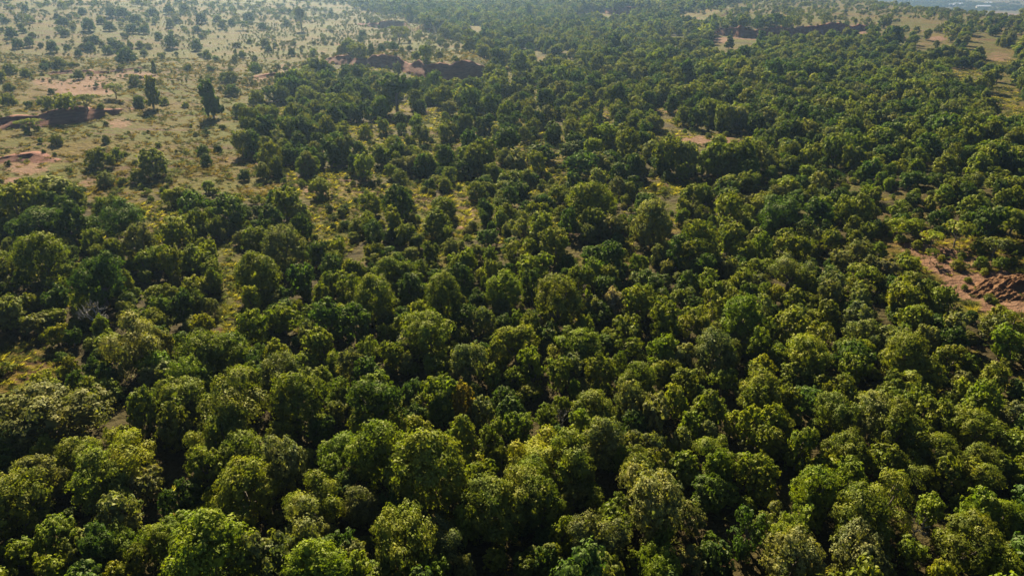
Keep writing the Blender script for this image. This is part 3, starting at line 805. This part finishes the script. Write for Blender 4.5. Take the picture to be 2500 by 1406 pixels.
TV, TF, BV, BF = bare_tree(5)
bt_t = mesh_np('trunk_bare', TV, TF, M_TWIG, True); bt_b = mesh_np('branches_bare', BV, BF, M_TWIG, False)
for px, py, wpx, lab in ((224, 754, 84, 'bare grey leafless tree among the green trees at left'), (2241, 1274, 72, 'bare twiggy grey tree near the lower right corner'),
                         (1222, 1158, 36, 'small bare pinkish shrub between two olive trees at bottom centre'), (1375, 1010, 50, 'leafless dark-forked tree in the lower middle of the forest'),
                         (2392, 955, 60, 'bare thin-branched tree at the right, below the red dirt clearing'), (2262, 992, 44, 'pale leafless sapling in the forest at lower right')):
    x, y, w, h = px_tree(px, py, wpx, (.95, 1.0, 2, 7), .6)
    root = link(bpy.data.objects.new('bare_tree', None))
    root.location = (x, y, float(height(x, y))); root.scale = (w, w, h); root.rotation_euler = (0, 0, rnd.uniform(0, 6))
    root['label'] = lab; root['category'] = 'bare tree'
    link(bpy.data.objects.new('trunk', bt_t), root); link(bpy.data.objects.new('branches', bt_b), root)
    TREES.append((x, y, w/2))

# ------------------------------------------------------------------ the uncounted mass of forest, scrub and grass
def proto_collection(name, meshes):
    col = bpy.data.collections.new(name)
    for i, me in enumerate(meshes):
        o = bpy.data.objects.new(f'{name}_{i:02d}', me); col.objects.link(o)
    return col

def stuff(name, label, cat, P, rot, scl, idx, tint, col):
    me = bpy.data.meshes.new(name)
    me.vertices.add(len(P)); me.vertices.foreach_set('co', np.asarray(P, np.float32).ravel())
    for k, typ, arr in (('rot', 'FLOAT_VECTOR', rot), ('scl', 'FLOAT_VECTOR', scl), ('tint', 'FLOAT_COLOR', tint)):
        a = me.attributes.new(k, typ, 'POINT')
        a.data.foreach_set('color' if typ == 'FLOAT_COLOR' else 'vector', np.asarray(arr, np.float32).ravel())
    a = me.attributes.new('idx', 'INT', 'POINT'); a.data.foreach_set('value', np.asarray(idx, np.int32))
    me.update()
    o = link(bpy.data.objects.new(name, me))
    o['kind'] = 'stuff'; o['label'] = label; o['category'] = cat
    ng = bpy.data.node_groups.new(name + '_scatter', 'GeometryNodeTree')
    ng.interface.new_socket('Geometry', in_out='INPUT', socket_type='NodeSocketGeometry')
    ng.interface.new_socket('Geometry', in_out='OUTPUT', socket_type='NodeSocketGeometry')
    N, L = ng.nodes, ng.links
    gi = N.new('NodeGroupInput'); go = N.new('NodeGroupOutput')
    ip = N.new('GeometryNodeInstanceOnPoints')
    ci = N.new('GeometryNodeCollectionInfo'); ci.inputs['Collection'].default_value = col
    ci.inputs['Separate Children'].default_value = True; ci.inputs['Reset Children'].default_value = True
    def na(nm, t):
        n = N.new('GeometryNodeInputNamedAttribute'); n.data_type = t; n.inputs['Name'].default_value = nm
        return [s for s in n.outputs if s.enabled][0]
    L.new(gi.outputs[0], ip.inputs['Points']); L.new(ci.outputs[0], ip.inputs['Instance'])
    ip.inputs['Pick Instance'].default_value = True
    L.new(na('idx', 'INT'), ip.inputs['Instance Index'])
    e2r = N.new('FunctionNodeEulerToRotation'); L.new(na('rot', 'FLOAT_VECTOR'), e2r.inputs[0])
    L.new(e2r.outputs[0], ip.inputs['Rotation']); L.new(na('scl', 'FLOAT_VECTOR'), ip.inputs['Scale'])
    L.new(ip.outputs[0], go.inputs[0])
    md = o.modifiers.new('scatter', 'NODES'); md.node_group = ng
    return o

def tree_with_wood(seed, nleaf, ls, shape):
    v, f, var, Ls = crown(seed, nleaf, ls, shape)
    wv, wf = wood(seed, Ls, shape, 4, 3)
    n = len(v)
    me = mesh_np('t', np.concatenate([v, np.array(wv)]), np.concatenate([f, np.array(wf) + n]), None, False,
                 {'var': ('FLOAT', 'POINT', np.concatenate([var, np.zeros(len(wv), np.float32)]))})
    me.materials.append(M_LEAF_I); me.materials.append(M_BARK)
    mi = np.zeros(len(f) + len(wf), np.int32); mi[len(f):] = 1
    me.polygons.foreach_set('material_index', mi)
    return me
mids = [tree_with_wood(900+i, 2600, .048, s) for i, s in enumerate(['dome', 'multi', 'spread', 'ragged', 'dome', 'twin', 'bush', 'spread', 'twin', 'multi', 'upright', 'spread'])]
fars = [tree_with_wood(950+i, 600, .10, s) for i, s in enumerate(['dome', 'multi', 'upright', 'spread', 'bush', 'twin', 'spread', 'ragged'])]
col_mid = proto_collection('forest_shape', mids)
col_far = proto_collection('far_forest_shape', fars)

def jitter_grid(y0, y1, cell, xfun):
    out = []
    for yy in np.arange(y0, y1, cell):
        lo, hi = xfun(yy)
        xs = np.arange(lo, hi, cell)
        out.append(np.stack([xs, np.full(len(xs), yy)], 1))
    P = np.concatenate(out)
    return P + nr.uniform(-.7, .7, P.shape)*cell

TA = np.array(TREES)
def near_tree(x, y, r, k):
    bad = np.zeros(len(x), bool)
    for tx, ty, tr in TA:
        m = np.abs(x-tx) < 8
        m &= np.abs(y-ty) < 8
        if m.any(): bad[m] |= (x[m]-tx)**2 + (y[m]-ty)**2 < (k*(tr + r[m]))**2
    return bad

tones = np.array([TONE[k] for k in 'dodgbyo'])
def tints(n, probs, j=.26):
    k = nr.choice(len(tones), n, p=probs)
    t = tones[k]*(1 + nr.uniform(-j, j, (n, 1)))*(1 + nr.uniform(-.06, .06, (n, 3)))
    return np.concatenate([t, np.ones((n, 1))], 1)

wide = lambda yy: (-(.82*yy + 45), min(.82*yy + 45, 520))
# forest
P = np.concatenate([jitter_grid(14, 110, 3.1, wide), jitter_grid(110, 240, 3.9, wide), jitter_grid(240, 620, 4.7, wide), jitter_grid(620, 1000, 5.4, wide), jitter_grid(1000, 1700, 7.0, wide)])
x, y = P[:, 0], P[:, 1]
z = height(x, y); px, py, zc = project(x, y, z)
n = len(P)
dist = y
r = nr.uniform(1.2, 2.5, n)*np.where(dist > 110, 1.25, 1.0)*np.where(dist > 240, 1.2, 1.0)*np.where(dist > 620, 1.1, 1)*np.where(dist > 1000, 1.35, 1)
r = r*(.72 + .6*fbm(x/22+5, y/22+1, 2))
sv = in_poly(*wob(px, py, x, y), SAVANNA); svt = in_poly(*wob(*project(x, y, z + 2.6)[:2], x, y), SAVANNA) & (py > 200) & (px < 720) & ~sv
tr = in_poly(px, py, TOPRIGHT); rm = in_poly(px, py, RIGHTMIX)
om = open_mask(px, py + 3)
for up in (1.8, 3.4):
    qx, qy, _ = project(x, y, z + up); om = np.maximum(om, open_mask(qx, qy))
p = np.full(n, .97)
mg = fbm(x/11, y/11, 2)
bandm = (px > 560) & (px < 1700) & (py > 120) & (py < 640)
mg2 = fbm(x/11, (y+5)/11, 2)
p = np.where(bandm & ((mg > .575) | (mg2 > .60)), .22, p)
p = np.where(rm, np.where(fbm(x/14+3, y/14, 2) > .49, .28, .85), p)
r = np.where(rm, r*.8, r)
p = np.where(tr, .30, p)
p = np.where(sv, np.where(py < 60, .22, np.where(py < 130, .10, .035))*np.where(fbm(x/18+7, y/18, 2) > .5, 1.6, .35), p)
p = np.where(svt, .12, p)
p = np.where(om > -.02, 0, p)
p = np.where(sv & (dist > 700), .75, p)
near_edge = (py > 440) & (px > -80) & (px < 2580) & (py < 1420)
small = (sv & (dist < 700)) | tr
r = np.where(small, r*nr.uniform(.3, .8, n), r)
r = np.where(near_edge & ~small, r*.72, r)
keep = (nr.random(n) < p)
keep &= ~near_tree(x, y, r, .55)
# keep the banks themselves clear
for nm, (sx, sy, sh) in SCARPS.items():
    f = np.interp(x, sx, sy); s_ = y - f
    keep &= ~((x > sx[0]) & (x < sx[-1]) & (s_ > (-26 if nm in ('long', 'far') else -5)) & (s_ < 4.0) & (nr.random(len(x)) < .90))
    # and low in front of them, so that the faces show
    fr = (x > sx[0]) & (x < sx[-1]) & (s_ > -30) & (s_ <= -2.2)
    r = np.where(fr, r*.62, r)
xm, ym = unproject(2462, 722, height)
keep &= (x-xm)**2 + (y-ym)**2 > 6.5**2
x, y, z, r, px, py, small, dist, ne = (a[keep] for a in (x, y, z, r, px, py, small, dist, near_edge))
n = len(x)
h = np.where(small, 1.2*r + .5, 1.55*r + 1.2)*nr.uniform(.75, 1.35, n)
h = np.where(ne & ~small, h*.80, h)
rot = np.stack([nr.normal(0, .08, n), nr.normal(0, .08, n), nr.uniform(0, 6.283, n)], 1)
scl = np.stack([2*r*nr.uniform(.85, 1.2, n), 2*r*nr.uniform(.85, 1.2, n), h], 1)
tint = tints(n, [.26, .32, .14, .11, .08, .02, .07])
pale = in_poly(px, py, TOPRIGHT) | (in_poly(px, py, SAVANNA) & (px > 560))
pale |= in_poly(px, py, RIGHTMIX) & (nr.random(n) < .5)
pale |= in_poly(px, py, SAVANNA) & (nr.random(n) < .45)
tint[pale] = tints(int(pale.sum()), [.08, .25, .02, .35, .05, .10, .15])
nearm = dist < 420
P3 = np.stack([x, y, z - .05], 1)
stuff('forest_trees', 'mass of evergreen forest and scrub filling the land between the single trees', 'forest', P3[nearm], rot[nearm], scl[nearm], nr.integers(0, len(mids), int(nearm.sum())), tint[nearm], col_mid)
fm = ~nearm
stuff('far_forest_trees', 'distant hazy forest running to the top edge of the picture', 'forest', P3[fm], rot[fm], scl[fm], nr.integers(0, len(fars), int(fm.sum())), tint[fm], col_far)

# the valley woods behind the right ridge
P = jitter_grid(900, 3600, 8.5, lambda yy: (max(430, .38*yy), min(.86*yy, 2600)))
x, y = P[:, 0], P[:, 1]
k = (fbm(x/220, y/160, 3) < .58) & ~((y > 1500) & (fbm(x/300+9, y/120, 3) > .60)) & (nr.random(len(x)) < .8)
x, y = x[k], y[k]; n = len(x); z = height(x, y)
r = nr.uniform(2.2, 4.4, n)
stuff('valley_woods', 'far blue-hazed woods on the valley floor at the top right corner', 'woods', np.stack([x, y, z], 1), np.stack([np.zeros(n), np.zeros(n), nr.uniform(0, 6.28, n)], 1),
      np.stack([2*r, 2*r, 1.6*r + 1], 1), nr.integers(0, len(fars), n), tints(n, [.4, .3, .1, .12, .04, .0, .04]), col_far)

# pale scrub stems and shrubs on the upper grassland
P = jitter_grid(250, 640, 2.6, lambda yy: (-(.82*yy + 20), -20))
x, y = P[:, 0], P[:, 1]; z = height(x, y); px, py, zc = project(x, y, z)
k = in_poly(px, py, SAVANNA) & (py < 215) & (nr.random(len(x)) < np.where(px > 560, .75, .30)*np.clip((fbm(x/13, y/13, 3)-.40)*6, .04, 1))
for nm, (sx, sy, sh) in SCARPS.items():
    f = np.interp(x, sx, sy); s_ = y - f
    k &= ~((x > sx[0]) & (x < sx[-1]) & (s_ > -2.2) & (s_ < 3.5))
x, y, z = x[k], y[k], z[k]; n = len(x); r = nr.uniform(.3, .85, n)*(.6 + .7*fbm(x/30, y/30+4, 2))
tg = np.concatenate([np.array([.108, .112, .024])*(1 + nr.uniform(-.25, .25, (n, 1)))*np.ones((n, 3)), np.ones((n, 1))], 1)
stuff('pale_scrub', 'pale knee-high scrub covering the upper grassland', 'scrub', np.stack([x, y, z], 1), np.stack([np.zeros(n), np.zeros(n), nr.uniform(0, 6.28, n)], 1),
      np.stack([2*r, 2*r, 1.2*r + .35], 1), nr.integers(0, len(fars), n), tg, col_far)

# saplings and undergrowth between the trunks
P = jitter_grid(16, 190, 2.0, wide)
x, y = P[:, 0], P[:, 1]; z = height(x, y); px, py, zc = project(x, y, z)
om = open_mask(px, py); sv = in_poly(*wob(px, py, x, y), SAVANNA)
k = nr.random(len(x)) < np.where(sv, .03, np.where(om > -.1, .10, .34))
x, y, z = x[k], y[k], z[k]; n = len(x); r = nr.uniform(.4, 1.05, n)
stuff('undergrowth', 'low leafy undergrowth on the forest floor between the trees', 'undergrowth', np.stack([x, y, z], 1), np.stack([np.zeros(n), np.zeros(n), nr.uniform(0, 6.28, n)], 1),
      np.stack([2*r, 2*r, 1.2*r + .4], 1), nr.choice([0, 3, 6, 6, 8], n), tints(n, [.18, .26, .1, .1, .2, .1, .06]), col_mid)

# bushes along the rims and feet of the banks
bp = []
for nm, (sx, sy, sh) in SCARPS.items():
    m = int((sx[-1] - sx[0])*.28)
    xs = nr.uniform(sx[0], sx[-1], m); ys = np.interp(xs, sx, sy) + np.where(nr.random(m) < .5, nr.uniform(3.2, 6, m), nr.uniform(-4.5, -1.2, m))
    bp.append(np.stack([xs, ys], 1))
P = np.concatenate(bp); x, y = P[:, 0], P[:, 1]; z = height(x, y); n = len(x); r = nr.uniform(.4, 1.3, n)
stuff('bank_scrub', 'scrub growing along the rims and feet of the red banks', 'scrub', np.stack([x, y, z - .1], 1), np.stack([np.zeros(n), np.zeros(n), nr.uniform(0, 6.28, n)], 1),
      np.stack([2*r, 2*r, 1.3*r + .4], 1), nr.choice([3, 6, 6], n), tints(n, [.25, .3, .1, .2, .05, .05, .05]), col_mid)

# grass tufts
def tuft(seed, nb):
    g = np.random.default_rng(seed)
    V, F, var = [], [], []
    for i in range(nb):
        a = g.random()*6.283; rr = .30*math.sqrt(g.random()); b0 = np.array([rr*math.cos(a), rr*math.sin(a), -.03])
        d = np.array([math.cos(a)*.5 + g.normal()*.25, math.sin(a)*.5 + g.normal()*.25, .9]); d *= .55 + .5*g.random()
        s = np.cross(d, (0, 0, 1)); s /= np.linalg.norm(s) + 1e-6; s *= .026
        o = len(V); V += [b0 - s, b0 + s, b0 + d*.6 + s*.8 , b0 + d*np.array([1.25, 1.25, .9])]; F.append([o, o+1, o+2, o+3]); var += [g.random()]*4
    return mesh_np('tuft', np.array(V), F, M_GRASS_I, False, {'var': ('FLOAT', 'POINT', np.array(var, np.float32))})
col_tuft = proto_collection('tuft_shape', [tuft(40+i, 48) for i in range(5)])
P = np.concatenate([jitter_grid(25, 150, 1.0, lambda yy: (-(.80*yy + 8), .80*yy + 8)), jitter_grid(150, 330, 1.3, lambda yy: (-(.80*yy + 5), .80*yy + 5))])
x, y = P[:, 0], P[:, 1]; z = height(x, y); px, py, zc = project(x, y, z)
sv = in_poly(*wob(px, py, x, y), SAVANNA); om = open_mask(px, py)
b_ = np.zeros(len(x))
for e in OPEN: b_ = np.maximum(b_, e[4]*np.clip(ell(px, py, e)*2.2 + .2, 0, 1))
for e in BARE: b_ = np.maximum(b_, e[4]*np.clip(ell(px, py, e)*1.6, 0, 1))
gap = (px > 560) & (px < 1700) & (py > 120) & (py < 640) & (fbm(x/11, y/11, 2) > .545)
pk = np.where(sv, .62, np.where(om > -.12, .95, np.where(gap, .9, .08)))*(1 - .9*np.clip(b_*1.2, 0, 1))
pk = pk*np.where(sv, np.clip((fbm(x/5, y/5, 3) - .33)*4, .12, 1), 1)
k = nr.random(len(x)) < pk
x, y, z, sv = x[k], y[k], z[k], sv[k]; n = len(x)
sz = nr.uniform(.45, 1.15, n)*np.where(sv, 1, .9)
base = np.where(nr.random((n, 1)) < np.where(sv, .60, .45)[:, None], np.where(sv[:, None], np.array([[.125, .092, .018]]), np.array([[.230, .205, .022]])), np.array([[.060, .070, .018]]))
tg = np.concatenate([base*(1 + nr.uniform(-.3, .25, (n, 1))), np.ones((n, 1))], 1)
stuff('dry_grass', 'dry yellow grass tufts covering the open slope and clearings', 'grass', np.stack([x, y, z], 1), np.stack([nr.normal(0, .1, n), nr.normal(0, .1, n), nr.uniform(0, 6.28, n)], 1),
      np.stack([sz, sz, sz*nr.uniform(.55, .95, n)], 1), nr.integers(0, 5, n), tg, col_tuft)

# ------------------------------------------------------------------ far houses in the valley
M_ROOF = plain_mat('pale_metal_roof', (.62, .60, .60), .5)
M_WALL = plain_mat('plastered_wall', (.45, .38, .32))
M_WIN = plain_mat('dark_window', (.05, .05, .06), .3)
def house(px, py, wid, dep, hh, lab):
    x, y = unproject(px, py, height); z = float(height(x, y))
    root = link(bpy.data.objects.new('farm_building', None)); root.location = (x, y, z); root.rotation_euler = (0, 0, rnd.uniform(-.2, .2))
    root['label'] = lab; root['category'] = 'building'
    w, d = wid/2, dep/2
    def box(x0, x1, y0, y1, z0, z1):
        v = [(a, b, c) for c in (z0, z1) for b in (y0, y1) for a in (x0, x1)]
        f = [(0,2,3,1),(4,5,7,6),(0,1,5,4),(2,6,7,3),(0,4,6,2),(1,3,7,5)]
        return v, f
    v, f = box(-w, w, -d, d, -3, hh)
    link(bpy.data.objects.new('wall', mesh_np('wall', v, f, M_WALL)), root)
    rv = [(-w-.6, -d-.8, hh), (w+.6, -d-.8, hh), (w+.6, d+.8, hh), (-w-.6, d+.8, hh), (-w-.6, 0, hh+dep*.26), (w+.6, 0, hh+dep*.26)]
    me = bpy.data.meshes.new('roof'); me.from_pydata(rv, [], [(0,1,5,4),(2,3,4,5),(0,4,3),(1,2,5),(0,3,2,1)]); me.materials.append(M_ROOF)
    link(bpy.data.objects.new('roof', me), root)
    k = max(2, int(wid/6))
    for i in range(k):
        cx = -w + (i+.5)*wid/k
        v, f = box(cx-.9, cx+.9, -d-.06, -d+.1, hh*.35, hh*.8)
        link(bpy.data.objects.new('window', mesh_np('window', v, f, M_WIN)), root)
house(2338, 15, 26, 12, 5, 'long pale-roofed building in the far hazy valley, nearest the pale field')
house(2322, 17, 12, 9, 5, 'small pale-roofed building left of the long one in the far valley')
house(2400, 21, 34, 12, 5, 'longest pale-roofed building in the far hazy valley')
house(2412, 12, 18, 10, 5, 'pale-roofed building farthest right in the hazy valley')

# ------------------------------------------------------------------ the hazy air
M_HAZE, N, L = new_mat('haze_air')
pv = N.new('ShaderNodeVolumePrincipled')
pv.inputs['Color'].default_value = (.47, .69, 1.0, 1); pv.inputs['Density'].default_value = HAZE_DENSITY
pv.inputs['Anisotropy'].default_value = HAZE_G
o = N.new('ShaderNodeOutputMaterial'); L.new(pv.outputs[0], o.inputs['Volume'])
zlo = float(ZZ.min()) - 1.5; zhi = max(CAM_H + 6, float(ZZ.max()) + 14)
v = [(a, b, c) for c in (zlo, zhi) for b in (-1700, 9600) for a in (-6600, 6600)]
hz = link(bpy.data.objects.new('haze', mesh_np('haze', v, [(0,2,3,1),(4,5,7,6),(0,1,5,4),(2,6,7,3),(0,4,6,2),(1,3,7,5)], M_HAZE)))
hz['kind'] = 'stuff'; hz['label'] = 'thin blue-white haze in the air over the far forest'; hz['category'] = 'haze'
print('individual trees', len(TREES), 'ground', len(V), 'z', zlo, zhi)
